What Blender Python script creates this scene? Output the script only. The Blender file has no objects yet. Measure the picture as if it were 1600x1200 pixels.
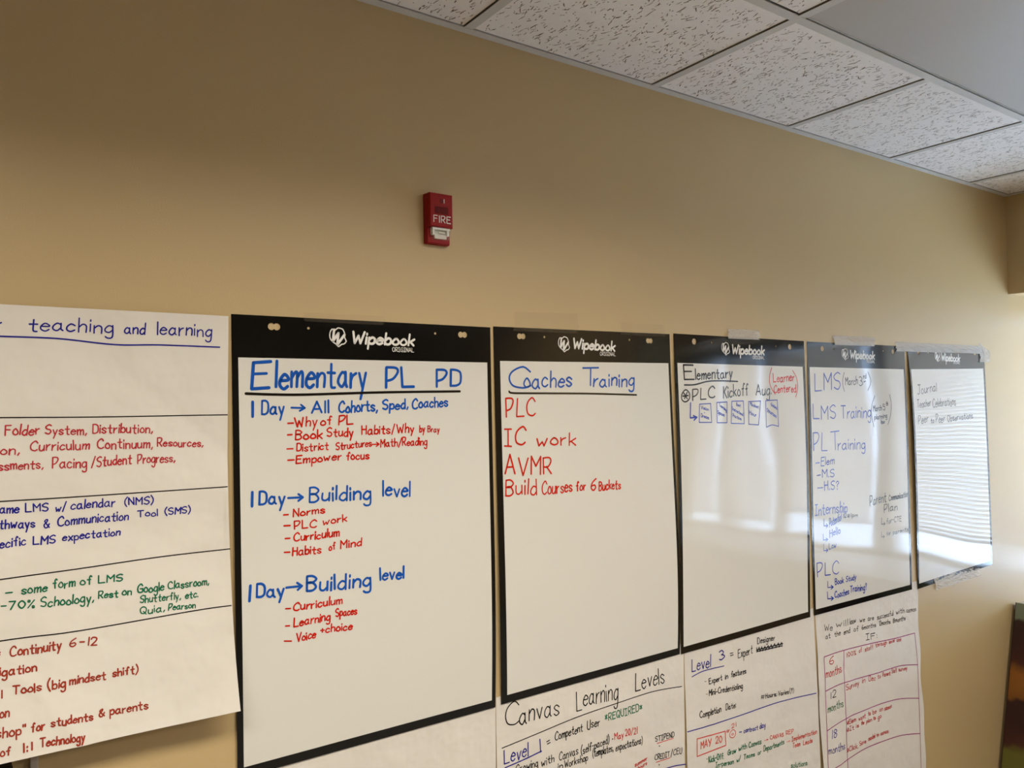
import bpy, bmesh, math, random
from mathutils import Vector, Matrix
from mathutils.geometry import delaunay_2d_cdt
random.seed(7)
PI = math.pi
# ------------------------------------------------------------------ camera
F_PX, YAW, PITCH, ROLL, DIST, CAMZ = 1226.92, .61644, .02587, -.01878, 1.53904, 1.567
sy_, cy_, sp_, cp_ = math.sin(YAW), math.cos(YAW), math.sin(PITCH), math.cos(PITCH)
FW = Vector((sy_*cp_, cy_*cp_, sp_)); R0 = Vector((cy_, -sy_, 0)); U0 = R0.cross(FW)
RT = math.cos(ROLL)*R0 + math.sin(ROLL)*U0
UP = -math.sin(ROLL)*R0 + math.cos(ROLL)*U0
CP = Vector((0, -DIST, CAMZ))
sc = bpy.context.scene
cam = bpy.data.cameras.new('camera'); co = bpy.data.objects.new('camera', cam)
sc.collection.objects.link(co); sc.camera = co
cam.sensor_width = 36; cam.lens = F_PX/1600*36; cam.clip_start = .02; cam.clip_end = 200
M = Matrix((RT, UP, -FW)).transposed().to_4x4(); M.translation = CP
co.matrix_world = M
# ------------------------------------------------------------------ world and lights
w = bpy.data.worlds.new('daylight'); sc.world = w; w.use_nodes = True
bg = w.node_tree.nodes['Background']
bg.inputs[0].default_value = (.50, .69, 1.0, 1); bg.inputs[1].default_value = 16
XC, XL, XW = 3.766, 3.735, 4.30          # soffit face, low wall face, window plane
SILL, SOFZ, HC = .665, 2.008, 2.4397     # sill, soffit underside, ceiling
YB, XLEFT, FZ = -6.0, -4.0, -.15
def area(name, loc, rot, sx, sy, energy, col, portal=False):
    l = bpy.data.lights.new(name, 'AREA'); l.shape = 'RECTANGLE'; l.size = sx; l.size_y = sy
    l.energy = energy; l.color = col
    if portal: l.cycles.is_portal = True
    o = bpy.data.objects.new(name, l); sc.collection.objects.link(o)
    o.location = loc; o.rotation_euler = rot
    return o
area('window_portal', (XW+.05, -1.25, 1.33), (0, PI/2, 0), 1.4, 2.2, 1, (1, 1, 1), True)
for nm, lx, en in (('ceiling_lamp_left', -.45, 29), ('ceiling_lamp_middle', 1.05, 26)):
    lo = area(nm, (lx, -1.3, HC-.02), (0, 0, 0), 1.2, .45, en, (1, .91, .76)); lo.data.spread = math.radians(150)
area('fill_lamp_right', (2.7, -3.0, HC-.02), (0, 0, 0), 1.2, .6, 52, (1, .92, .84))  # added fill lamp, lifts the right side of the room; no real fixture
bounce_sun = bpy.data.lights.new('bounce_sun', 'SUN'); bounce_sun.energy = 150; bounce_sun.angle = .01; bounce_sun.color = (1, .97, .93)  # added sun, brightens the ground outside so it bounces light up indoors
suno = bpy.data.objects.new('bounce_sun', bounce_sun); sc.collection.objects.link(suno)
suno.rotation_euler = Vector((.16, -.08, -.98)).to_track_quat('-Z', 'Y').to_euler()
sc.view_settings.view_transform = 'Standard'; sc.view_settings.look = 'None'
sc.view_settings.gamma = 1; sc.view_settings.exposure = 0; sc.view_settings.use_curve_mapping = False
sc.cycles.use_denoising = True
sc.cycles.max_bounces = 10; sc.cycles.diffuse_bounces = 6; sc.cycles.transparent_max_bounces = 12
sc.cycles.sample_clamp_indirect = 6
# ------------------------------------------------------------------ pixel -> place on the wall
def ray(x, y): return FW + (x-800)/F_PX*RT - (y-600)/F_PX*UP
def wall(x, y, off=0.0):
    d = ray(x, y); t = (-off-CP.y)/d.y; p = CP+t*d
    return p.x, p.z
# ------------------------------------------------------------------ materials
def lin(c): return tuple(((v/255)/12.92 if v/255 <= .04045 else ((v/255+.055)/1.055)**2.4) for v in c)+(1,)
def mat(name, col, rough=.6, spec=.5, noise=0, nscale=40, bump=0, bscale=200, coat=0, metal=0, detail=3, stretch=None, bdist=.002):
    m = bpy.data.materials.new(name); m.use_nodes = True; nt = m.node_tree; b = nt.nodes['Principled BSDF']
    b.inputs['Base Color'].default_value = col; b.inputs['Roughness'].default_value = rough
    b.inputs['Specular IOR Level'].default_value = spec; b.inputs['Coat Weight'].default_value = coat
    b.inputs['Coat Roughness'].default_value = .08; b.inputs['Metallic'].default_value = metal
    tc = nt.nodes.new('ShaderNodeTexCoord'); src = tc.outputs['Object']
    if stretch:
        mp = nt.nodes.new('ShaderNodeMapping'); mp.inputs['Scale'].default_value = stretch
        nt.links.new(src, mp.inputs[0]); src = mp.outputs[0]
    if noise:
        n = nt.nodes.new('ShaderNodeTexNoise'); n.inputs['Scale'].default_value = nscale; n.inputs['Detail'].default_value = detail
        nt.links.new(src, n.inputs['Vector'])
        r = nt.nodes.new('ShaderNodeMapRange'); r.inputs[3].default_value = 1-noise; r.inputs[4].default_value = 1+noise
        nt.links.new(n.outputs['Fac'], r.inputs[0])
        mx = nt.nodes.new('ShaderNodeVectorMath'); mx.operation = 'SCALE'; mx.inputs[0].default_value = col[:3]
        nt.links.new(r.outputs[0], mx.inputs['Scale']); nt.links.new(mx.outputs[0], b.inputs['Base Color'])
    if bump:
        n = nt.nodes.new('ShaderNodeTexNoise'); n.inputs['Scale'].default_value = bscale; n.inputs['Detail'].default_value = detail
        nt.links.new(src, n.inputs['Vector'])
        bp = nt.nodes.new('ShaderNodeBump'); bp.inputs['Strength'].default_value = bump; bp.inputs['Distance'].default_value = bdist
        nt.links.new(n.outputs['Fac'], bp.inputs['Height']); nt.links.new(bp.outputs[0], b.inputs['Normal'])
    return m
WALLC = (.52, .39, .20, 1)
M_wall = mat('tan_wall_paint', WALLC, .40, .42, .03, 3, .12, 350)
M_sof = mat('tan_soffit_paint', WALLC, .5, .4, .03, 3, .12, 350)
M_floor = mat('grey_brown_carpet', (.31, .28, .245, 1), .95, .2, .25, 90, .6, 300)
M_tile = mat('mineral_fibre_tile', (.90, .885, .86, 1), .95, .15, .05, 60, .55, 420, detail=5)
M_fis = mat('tile_fissure', (.20, .17, .135, 1), 1, .05)
M_tee = mat('painted_ceiling_grid', (.60, .60, .57, 1), .55, .4, .03, 8)
M_plen = mat('dark_plenum', (.05, .045, .04, 1), 1, .1)
M_lens = mat('frosted_light_lens', (.47, .455, .43, 1), .45, .4, .02, 3)
M_white = mat('dry_erase_film', (.70, .695, .65, 1), .065, .42, .012, 5, .02, 4)
M_black = mat('black_laminate', (.005, .005, .005, 1), .09, .36, bump=.02, bscale=5)
M_logo = mat('white_print', (.78, .77, .72, 1), .3, .4)
M_paper = mat('flip_chart_paper', (.70, .67, .62, 1), .85, .2, .03, 9, 1.0, 4.5, detail=4, bdist=.02)
M_frame = mat('window_frame_paint', (.55, .53, .50, 1), .4, .4)
M_dark = mat('black_plastic', (.012, .011, .010, 1), .4, .4)
M_race = mat('grey_metal_raceway', (.42, .39, .34, 1), .4, .5)
M_red = mat('red_plastic', lin((142, 5, 9)), .5, .25, .04, 30)
M_redd = mat('dark_red_grille', lin((100, 6, 8)), .6, .3)
M_fw = mat('white_lettering', (.80, .76, .70, 1), .5, .3)
M_refl = mat('silvered_reflector', (.74, .76, .70, 1), .3, .6, .15, 120)
M_bulb = mat('flash_tube', (.85, .82, .70, 1), .3, .5)
M_outside = mat('pale_ground', (.42, .48, .52, 1), 1, .1)
def thin(name, col, tr, rough, bump=0, bs=60):
    m = bpy.data.materials.new(name); m.use_nodes = True; nt = m.node_tree
    b = nt.nodes['Principled BSDF']; b.inputs['Base Color'].default_value = col; b.inputs['Roughness'].default_value = rough
    t = nt.nodes.new('ShaderNodeBsdfTransparent'); mx = nt.nodes.new('ShaderNodeMixShader'); mx.inputs[0].default_value = 1-tr
    nt.links.new(t.outputs[0], mx.inputs[1]); nt.links.new(b.outputs[0], mx.inputs[2])
    nt.links.new(mx.outputs[0], nt.nodes['Material Output'].inputs[0])
    if bump:
        n = nt.nodes.new('ShaderNodeTexNoise'); n.inputs['Scale'].default_value = bs; tc = nt.nodes.new('ShaderNodeTexCoord')
        nt.links.new(tc.outputs['Object'], n.inputs['Vector'])
        bp = nt.nodes.new('ShaderNodeBump'); bp.inputs['Strength'].default_value = bump; bp.inputs['Distance'].default_value = .004
        nt.links.new(n.outputs[0], bp.inputs['Height']); nt.links.new(bp.outputs[0], b.inputs['Normal'])
    return m
M_tape = thin('clear_packing_tape', (.55, .45, .32, 1), .965, .2, .4, 90)
M_tapec = thin('creased_clear_tape', (.92, .87, .78, 1), .62, .18, 1, 260)
M_lensc = thin('clear_strobe_lens', (.85, .85, .80, 1), .87, .08)
M_glass = thin('window_glass', (.9, .95, 1, 1), .93, .02)
def translucent(name, col):
    m = bpy.data.materials.new(name); m.use_nodes = True; nt = m.node_tree
    d = nt.nodes.new('ShaderNodeBsdfDiffuse'); d.inputs[0].default_value = col
    t = nt.nodes.new('ShaderNodeBsdfTranslucent'); t.inputs[0].default_value = col
    mx = nt.nodes.new('ShaderNodeMixShader'); mx.inputs[0].default_value = .10
    nt.links.new(d.outputs[0], mx.inputs[1]); nt.links.new(t.outputs[0], mx.inputs[2])
    nt.links.new(mx.outputs[0], nt.nodes['Material Output'].inputs[0]); return m
M_slat = translucent('white_blind_slat', (.88, .79, .68, 1))
# ------------------------------------------------------------------ helpers
def link(o): sc.collection.objects.link(o); return o
def tag(o, label=None, cat=None, group=None, kind=None):
    for k, v in (('label', label), ('category', cat), ('group', group), ('kind', kind)):
        if v: o[k] = v
    return o
def empty(name, loc, label=None, cat=None, group=None):
    o = link(bpy.data.objects.new(name, None)); o.location = loc; o.empty_display_size = .05
    return tag(o, label, cat, group)
def mesh_obj(name, verts, faces, mats, parent=None, smooth=False, midx=None):
    me = bpy.data.meshes.new(name); me.from_pydata(verts, [], faces)
    for m in (mats if isinstance(mats, list) else [mats]): me.materials.append(m)
    if midx: me.polygons.foreach_set('material_index', midx)
    if smooth: me.polygons.foreach_set('use_smooth', [True]*len(me.polygons))
    me.update()
    o = link(bpy.data.objects.new(name, me))
    if parent:
        o.parent = parent; o.matrix_parent_inverse = Matrix.Identity(4)
        p = parent; off = Vector((0, 0, 0))
        while p: off += p.location; p = p.parent
        if off.length: me.transform(Matrix.Translation(-off))
    return o
def rehome(o, loc):            # move origin of a top-level mesh to loc without moving the shape
    o.data.transform(Matrix.Translation(-Vector(loc))); o.location = loc
def box_vf(x0, x1, y0, y1, z0, z1):
    v = [(x, y, z) for x in (x0, x1) for y in (y0, y1) for z in (z0, z1)]
    f = [(0, 1, 3, 2), (4, 6, 7, 5), (0, 4, 5, 1), (2, 3, 7, 6), (0, 2, 6, 4), (1, 5, 7, 3)]
    return v, f
def boxes(name, lst, m, parent=None, bevel=0):
    V, Fc = [], []
    for b in lst:
        v, f = box_vf(*b); n = len(V); V += v; Fc += [tuple(i+n for i in q) for q in f]
    o = mesh_obj(name, V, Fc, m, parent)
    if bevel:
        bm = bmesh.new(); bm.from_mesh(o.data)
        bmesh.ops.bevel(bm, geom=list(bm.edges), offset=bevel, segments=2, affect='EDGES', profile=.6)
        bm.to_mesh(o.data); bm.free()
    return o
# ------------------------------------------------------------------ room shell
def struct(name, lst, m): return tag(boxes(name, lst, m), kind='structure')
struct('wall_back', [(XLEFT-.1, XW+.1, 0, .12, FZ-.02, 2.9)], M_wall)
struct('wall_left', [(XLEFT-.12, XLEFT, YB, 0, FZ-.02, 2.6)], M_wall)
struct('wall_front', [(XLEFT-.12, XW+.1, YB-.12, YB, FZ-.02, 2.6)], M_wall)
struct('wall_right', [(XL, XW+.12, YB, 0, FZ, SILL-.02), (XL, XW+.12, YB, -2.30, SILL-.02, SOFZ+.01)], M_wall)
struct('soffit', [(XC, XW+.12, YB, 0, SOFZ, 2.9)], M_sof)
struct('floor', [(XLEFT-.12, XW+.12, YB-.12, .12, FZ-.1, FZ)], M_floor)
struct('trim_1', [(XL-.018, XW+.02, -2.30, -.0005, SILL-.02, SILL)], M_frame)
struct('baseboard_back', [(XLEFT, XL, -.014, 0, FZ, FZ+.10)], M_dark)
# window in the recess of the right wall: frame, panes and blinds
win = empty('window_1', (XW, -1.3, SILL)); tag(win, kind='structure')
YW = [(-.05, -.86), (-.96, -1.60), (-1.67, -1.92), (-1.98, -2.22)]
boxes('window_frame', [(XW-.02, XW+.05, -2.30, 0, SILL, SILL+.03), (XW-.02, XW+.05, -2.30, 0, SOFZ-.05, SOFZ),
    (XW-.02, XW+.05, -.05, 0, SILL, SOFZ), (XW-.02, XW+.05, -.96, -.86, SILL, SOFZ),
    (XW-.02, XW+.05, -1.67, -1.60, SILL, SOFZ), (XW-.02, XW+.05, -1.98, -1.92, SILL, SOFZ), (XW-.02, XW+.05, -2.30, -2.22, SILL, SOFZ)], M_frame, win)
BL = [.845, .87, .80, .80]
for k, (a, b) in enumerate(YW):
    boxes('window_pane', [(XW+.01, XW+.014, b, a, SILL+.03, SOFZ-.05)], M_glass, win)
    V, Fc = [], []
    z = BL[k]
    while z < SOFZ-.09:
        n = len(V); dz, dx = -.0105, .014
        V += [(XW-.045-dx, b+.01, z-dz), (XW-.045-dx, a-.01, z-dz), (XW-.045+dx, a-.01, z+dz), (XW-.045+dx, b+.01, z+dz)]
        Fc.append((n, n+1, n+2, n+3)); z += .0225
    tag(mesh_obj('blind_slats', V, Fc, M_slat, win), kind='stuff')
    boxes('blind_rail', [(XW-.06, XW-.03, b+.01, a-.01, SOFZ-.085, SOFZ-.05), (XW-.055, XW-.035, b+.01, a-.01, BL[k]-.03, BL[k]-.015)], M_frame, win)
boxes('ground_outside', [(XW+.2, XW+30, -20, 20, -1.2, -1.1)], M_outside)['kind'] = 'structure'
# ------------------------------------------------------------------ ceiling
S = .6096; X0 = .95883; TF = .024
ceil = boxes('ceiling', [(XLEFT-.12, XC, YB-.12, .05, HC+.06, HC+.1)], M_plen); tag(ceil, kind='structure')
def tile_mesh(name, wx, wy, seed, n):
    rnd = random.Random(seed); V, Fc, mi = [], [], []
    def add(v, f, m):
        k = len(V); V.extend(v); Fc.extend([tuple(i+k for i in q) for q in f]); mi.extend([m]*len(f))
    v, f = box_vf(0, wx, -wy, 0, 0, .015); add(v, f, 0)
    e = -.0003
    for i in range(n):
        x, y = rnd.uniform(.008, wx-.008), -rnd.uniform(.012, wy-.012)
        L = rnd.choice((.003, .004, .006, .009, .014, .02)) * rnd.uniform(.7, 1.2); hw = rnd.uniform(.0006, .0014)
        a = PI/2 + rnd.gauss(0, .33); seg = max(1, int(L/.006)); pts = [(x, y)]
        for s in range(seg):
            a += rnd.gauss(0, .22); pts.append((pts[-1][0]+L/seg*math.cos(a), pts[-1][1]+L/seg*math.sin(a)))
        vs = []
        for s, p in enumerate(pts):
            q = pts[min(s+1, seg)]; r = pts[max(s-1, 0)]; t = math.atan2(q[1]-r[1], q[0]-r[0])
            h = hw*(.45 if s in (0, seg) and seg > 1 else rnd.uniform(.8, 1.3))
            for sg in (1, -1):
                px = min(max(p[0]-sg*h*math.sin(t), .001), wx-.001); py = min(max(p[1]+sg*h*math.cos(t), .001-wy), -.001)
                vs.append((px, py, e))
        add(vs, [(2*s, 2*s+1, 2*s+3, 2*s+2) for s in range(seg)], 1)
    me = bpy.data.meshes.new(name); me.from_pydata(V, [], Fc); me.materials.append(M_tile); me.materials.append(M_fis)
    me.polygons.foreach_set('material_index', mi); me.update(); return me
GAP = .003; BORD = .484-TF-.022
xl = [X0+S*n for n in range(-8, 5)] + [XC]
yl = [-.022] + [-(.484+S*k) for k in range(9)]
full = [tile_mesh('ceiling_tile', S-TF-2*GAP, S-TF-2*GAP, 3+i, 1300) for i in range(2)]
bord = [tile_mesh('ceiling_tile_cut', S-TF-2*GAP, BORD-GAP, 13+i, 960) for i in range(2)]
last = XC-.022-(X0+4*S+TF)-GAP
endt = {0: tile_mesh('ceiling_tile_end', last, BORD-GAP, 31, 440), 1: tile_mesh('ceiling_tile_end', last, S-TF-2*GAP, 32, 600)}
first = True
for i in range(13):
    for j in range(9):
        xa = xl[i]+TF+GAP if i else XLEFT; yt = yl[j]-(GAP if j else 0)
        if j in (1,) and i in (9, 10): continue           # place of the ceiling light
        if i == 12: me = endt[0 if j == 0 else 1]
        else: me = (bord if j == 0 else full)[(i*3+j) % 2]
        o = link(bpy.data.objects.new('ceiling_tile', me)); o.parent = ceil; o.location = (xa, yt, HC+.0035)
# grid members
for i in range(13):
    for y0, y1 in ([(YB, yl[2]+TF/2), (yl[1]+TF/2, -.022)] if i == 10 else [(YB, -.022)]):
        boxes('ceiling_tee', [(xl[i], xl[i]+TF, y0, y1, HC, HC+.0012), (xl[i]+TF/2-.001, xl[i]+TF/2+.001, y0, y1, HC+.0012, HC+.03)], M_tee, ceil)
for j in range(1, 10):
    y = yl[j]; boxes('ceiling_tee', [(XLEFT, XC, y, y+TF, HC-.0006, HC+.0012), (XLEFT, XC, y+TF/2-.001, y+TF/2+.001, HC+.0012, HC+.03)], M_tee, ceil)
boxes('wall_angle', [(XLEFT, XC, -.022, 0, HC-.0008, HC+.0014), (XLEFT, XC, -.0012, 0, HC, HC+.022)], M_tee, ceil)
boxes('wall_angle', [(XC-.022, XC, YB, -.022, HC-.0008, HC+.0014)], M_tee, ceil)
lt = empty('ceiling_light', (X0+S+TF, -.484, HC), 'flat unlit grey ceiling light panel set between the speckled ceiling tiles', 'ceiling light')
xa, xb, ya, yb = X0+S+TF+.002, X0+3*S-.002, -.487, -.484-S+TF+.003
boxes('diffuser', [(xa+.002, xb-.002, yb+.002, ya-.002, HC+.004, HC+.008)], M_lens, lt)
boxes('light_frame', [(xa, xb, ya-.002, ya, HC+.0015, HC+.05), (xa, xb, yb, yb+.002, HC+.0015, HC+.05),
                      (xa, xa+.002, yb, ya, HC+.0015, HC+.05), (xb-.002, xb, yb, ya, HC+.0015, HC+.05)], M_tee, lt)
# ------------------------------------------------------------------ sheets on the wall
class Surf:
    """A hanging sheet: four corners on the wall (from the picture), lifted off the wall by g(u, v)."""
    def __init__(s, tl, tr, bl, br, g):
        s.g = g
        s.c = [wall(*tl, g(0, 0)), wall(*tr, g(1, 0)), wall(*bl, g(0, 1)), wall(*br, g(1, 1))]
    def xz(s, u, v):
        a, b, c, d = s.c
        return tuple((a[i]*(1-u)+b[i]*u)*(1-v)+(c[i]*(1-u)+d[i]*u)*v for i in (0, 1))
    def p(s, u, v, e=0):
        x, z = s.xz(u, v); return (x, -(s.g(min(max(u, 0), 1), min(max(v, 0), 1))+e), z)
    def uv(s, X, Z):
        u = v = .5
        for _ in range(6):
            x, z = s.xz(u, v); x1, z1 = s.xz(u+.01, v); x2, z2 = s.xz(u, v+.01)
            a, b, c, d = (x1-x)*100, (x2-x)*100, (z1-z)*100, (z2-z)*100
            D = a*d-b*c; ex, ez = X-x, Z-z
            u += (ex*d-b*ez)/D; v += (a*ez-c*ex)/D
        return u, v
    def at(s, px, py):              # picture point -> (X, Z) on this surface
        off = .003
        for _ in range(4):
            X, Z = wall(px, py, off); u, v = s.uv(X, Z); off = s.g(min(max(u, 0), 1), min(max(v, 0), 1))
        return X, Z
    def y(s, X, Z, e):
        u, v = s.uv(X, Z); return -(s.g(min(max(u, 0), 1), min(max(v, 0), 1))+e)
def grid(s, name, m, parent, u0, u1, v0, v1, nu, nv, e, thick=0, edge=None):
    V, Fc = [], []
    for j in range(nv+1):
        for i in range(nu+1):
            u, v = u0+(u1-u0)*i/nu, v0+(v1-v0)*j/nv
            x, y, z = s.p(u, v, e)
            if edge: dx, dz = edge(i/nu, j/nv); x += dx; z += dz
            V.append((x, y, z))
    for j in range(nv):
        for i in range(nu):
            a = j*(nu+1)+i; Fc.append((a, a+nu+1, a+nu+2, a+1))
    o = mesh_obj(name, V, Fc, m, parent, True)
    if thick:
        md = o.modifiers.new('thickness', 'SOLIDIFY'); md.thickness = thick; md.offset = -1
    return o
# single-stroke handwriting: two hex digits per point (x, y), baseline y=4, x-height 9, capitals d; a leading - keeps corners
GL = {'a':'482907052446 -494554','b':'-0d04 072948452405','c':'482907052445','d':'482907052446 -4d44','e':'0747482907052445',
'f':'4c3d2b24 -0939','g':'482907052446 4942301001','h':'-0d04 07294844','i':'-0904 -0c0b','j':'39322000 -3c3b','k':'-0d04 -4906 -1744',
'l':'-0d04','m':'-0904 07293834 37596864','n':'-0904 07294844','o':'29070524454729','p':'-0900 072948452405','q':'482907052446 -4940',
'r':'-0904 061839','s':'4829081736452405','t':'2c253444 -0949','u':'09052446 -4944','v':'-092449','w':'-0914374469','x':'-0944 -4904',
'y':'-0924 -4910','z':'-09490444','A':'-043d64 -1757','B':'-0d04 0d3d5b3909 0939563404','C':'6b4d1b08154465','D':'-0d04 0d3d5b563404',
'E':'-5d0d0454 -0949','F':'-5d0d04 -0949','G':'6b4d1b0815446568 -6838','H':'-0d04 -5d54 -0959','I':'-2d24 -0d4d -0444','J':'4d452405 -1d6d',
'K':'-0d04 -5d08 -1954','L':'-0d0454','M':'-040d386d64','N':'-040d545d','O':'3d1c09153455695c3d','P':'-0d04 0d4d5b3807',
'Q':'3d1c09153455695c3d -3763','R':'-0d04 0d4d5b3808 -2854','S':'5c3d0b1948563405','T':'-3d34 -0d6d','U':'0d062444565d','V':'-0d346d',
'W':'-0d244a648d','X':'-0d54 -5d04','Y':'-0d38 -6d24','Z':'-0d5d0454','0':'2d0a0724474a2d','1':'-1d14','2':'0b1d3d4b3804 -0444',
'3':'0c2d4b3929 2948562405','4':'-3d0747 -3a34','5':'-4d0d09 093a47342405','6':'4d1a0624463807','7':'-0d4d14','8':'2d0b29472406294b2d',
',':'-1503','.':'-0405','-':'-0838','+':'-0747 -2925','/':'-034e','(':'2e0a0622',')':'0e2a2602','%':'-044d 0d0b1b1d0d 3444463634',
'&':'541a1c3d3b07143458','*':'-2c26 -0b47 -4b07','?':'0b2d4b2927 -2425','#':'-1d04 -4d34 -0b5b -0747','@':'3b09062446493b 28261638',
'"':'-0d0b -2d2b','*':'-2c26 -0b47 -4b07','=':'-0949 -0646',':':'-0809 -0405','>':'-0868 -4a6846','~':'-0d0656 -385634','^':'-0708 -1817',
'I':'-2d24 -0d4d -0444','|':'-0d04'}
def smooth(pts, n=4):
    if len(pts) < 3: return pts
    cl = pts[0] == pts[-1]; P = ([pts[-2]] if cl else [pts[0]])+pts+([pts[1]] if cl else [pts[-1]]); out = []
    for i in range(1, len(P)-2):
        a, b, c, d = P[i-1:i+3]
        for k in range(n):
            t = k/n
            out.append(tuple(.5*(2*b[j]+(c[j]-a[j])*t+(2*a[j]-5*b[j]+4*c[j]-d[j])*t*t+(3*b[j]-a[j]-3*c[j]+d[j])*t**3) for j in (0, 1)))
    return out+[pts[-1]]
class Ink:
    def __init__(s, yf): s.V = []; s.F = []; s.yf = yf
    def stroke(s, pts, wd):
        q = [pts[0]]
        for p in pts[1:]:
            if math.hypot(p[0]-q[-1][0], p[1]-q[-1][1]) > wd*.12: q.append(p)
        if len(q) == 1: q.append((q[0][0]+wd*.2, q[0][1]-wd*.2))
        # cut long pieces so that the ink follows the sheet
        r = [q[0]]
        for p in q[1:]:
            a = r[-1]; k = max(1, int(math.hypot(p[0]-a[0], p[1]-a[1])/.02))
            r += [(a[0]+(p[0]-a[0])*t/k, a[1]+(p[1]-a[1])*t/k) for t in range(1, k+1)]
        h = wd/2; base = len(s.V); n = len(r)
        d0 = (r[1][0]-r[0][0], r[1][1]-r[0][1]); d1 = (r[-1][0]-r[-2][0], r[-1][1]-r[-2][1])
        for i, p in enumerate(r):
            a = r[max(i-1, 0)]; b = r[min(i+1, n-1)]; dx, dz = b[0]-a[0], b[1]-a[1]; L = math.hypot(dx, dz) or 1
            nx, nz = -dz/L, dx/L
            sc_ = 1.0
            if 0 < i < n-1:
                e0 = (p[0]-a[0], p[1]-a[1]); l0 = math.hypot(*e0) or 1
                cosv = abs((e0[0]*dx+e0[1]*dz)/(l0*L)); sc_ = min(1/max(cosv, .6), 1.5)
            for g in (1, -1):
                X, Z = p[0]+g*h*nx*sc_, p[1]+g*h*nz*sc_
                s.V.append((X, s.yf(X, Z), Z))
        for i in range(n-1): s.F.append((base+2*i, base+2*i+1, base+2*i+3, base+2*i+2))
        for p, d, sg, e in ((r[0], d0, -1, 0), (r[-1], d1, 1, n-1)):      # round ends
            L = math.hypot(*d) or 1; t = math.atan2(sg*d[1]/L, sg*d[0]/L); ring = []
            for k in range(5):
                a = t-PI/2+PI*k/4; X, Z = p[0]+h*math.cos(a), p[1]+h*math.sin(a)
                s.V.append((X, s.yf(X, Z), Z)); ring.append(len(s.V)-1)
            s.F.append(tuple(ring))
    def text(s, txt, P0, P1, H, wd, slant=.04, jit=.035, rnd=random, sx=2.1):
        pos = 0; lay = []
        for ch in txt:
            if ch == ' ': pos += 3.5; continue
            g = GL.get(ch)
            st = [(k[0] == '-', [(int(k[i], 16), int(k[i+1], 16)) for i in range(1 if k[0] == '-' else 0, len(k), 2)]) for k in g.split()]
            wmax = max(p[0] for _, q in st for p in q)
            lay.append((pos, st)); pos += wmax+sx
        W = max(pos-sx, 1); u = H/9.0; dx, dz = P1[0]-P0[0], P1[1]-P0[1]
        for pos, st in lay:
            jy, js, jr = rnd.gauss(0, jit)*H, 1+rnd.gauss(0, jit), rnd.gauss(0, jit)
            for straight, q in st:
                pts = []
                for x, y in q:
                    yy = (y-4)*js; xx = (pos+x)/W+yy*u*(slant+jr)/max(abs(dx), 1e-6) + rnd.gauss(0, jit*.12)*H/max(abs(dx), 1e-6)
                    pts.append((P0[0]+dx*xx, P0[1]+dz*min(max(xx, -.1), 1.1)+yy*u+jy+rnd.gauss(0, jit*.25)*H))
                if q[0] == q[-1]: pts[-1] = pts[0]
                wk = min(wd, H*.19 if jit else wd)*rnd.uniform(.88, 1.1)
                if straight:
                    for a, b in zip(pts, pts[1:]): s.stroke([a, b], wk)
                else: s.stroke(smooth(pts), wk)
    def build(s, name, m, parent): return mesh_obj(name, s.V, s.F, m, parent)
INKS = {}
def ink(col, gloss):
    k = (col, gloss)
    if k not in INKS: INKS[k] = mat('%s_%s_ink' % (col, 'marker' if gloss else 'pen'), COL[col], .14 if gloss else .8, .5 if gloss else .2, .12, 60)
    return INKS[k]
COL = {'blue': lin((20, 84, 178)), 'deepblue': lin((38, 62, 165)), 'red': lin((196, 26, 12)), 'crimson': lin((182, 40, 44)), 'black': lin((14, 12, 11)),
       'grey': lin((70, 70, 78)), 'navy': lin((30, 30, 135)), 'green': lin((16, 104, 72)), 'brick': lin((150, 50, 32)), 'rose': lin((176, 44, 52)),
       'purple': lin((150, 52, 116)), 'coral': lin((205, 70, 60)), 'white': (.78, .77, .72, 1)}
def write(s, parent, spec, gloss, e):
    rnd = random.Random(len(spec)); cnt = {}
    for line in spec.strip().splitlines():
        line = line.strip()
        if not line: continue
        col, wd, rest = line.split(' ', 2); wd = float(wd)/1000
        cn = {'deepblue': 'blue', 'crimson': 'red', 'brick': 'brown red', 'rose': 'red', 'coral': 'light red'}.get(col, col)
        for it in rest.split(' ; '):
            ik = Ink(lambda X, Z: s.y(X, Z, e)); word = False
            if it[0] in '_!':
                pts = [s.at(*[float(c) for c in q.split(',')]) for q in it[1:].split()]
                if it[0] == '_': ik.stroke(smooth(pts, 6) if len(pts) > 2 else pts, wd)
                else:
                    for a, b in zip(pts, pts[1:]): ik.stroke([a, b], wd)
            else:
                t, n = it.rsplit('@', 1); x0, y0, x1, y1, h = [float(c) for c in n.split(',')]
                P0, P1 = s.at(x0, y0), s.at(x1, y1); xm, ym = (x0+x1)/2, (y0+y1)/2
                H = s.at(xm, ym-h)[1]-s.at(xm, ym)[1]
                ik.text(t.strip(), P0, P1, H, wd, rnd=rnd); word = any(c.isalnum() for c in t)
            o = ik.build('written_word' if word else 'drawn_line', ink(col, gloss), parent)
            o['label'] = cn + (' handwritten word' if word else ' drawn marker line')
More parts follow.
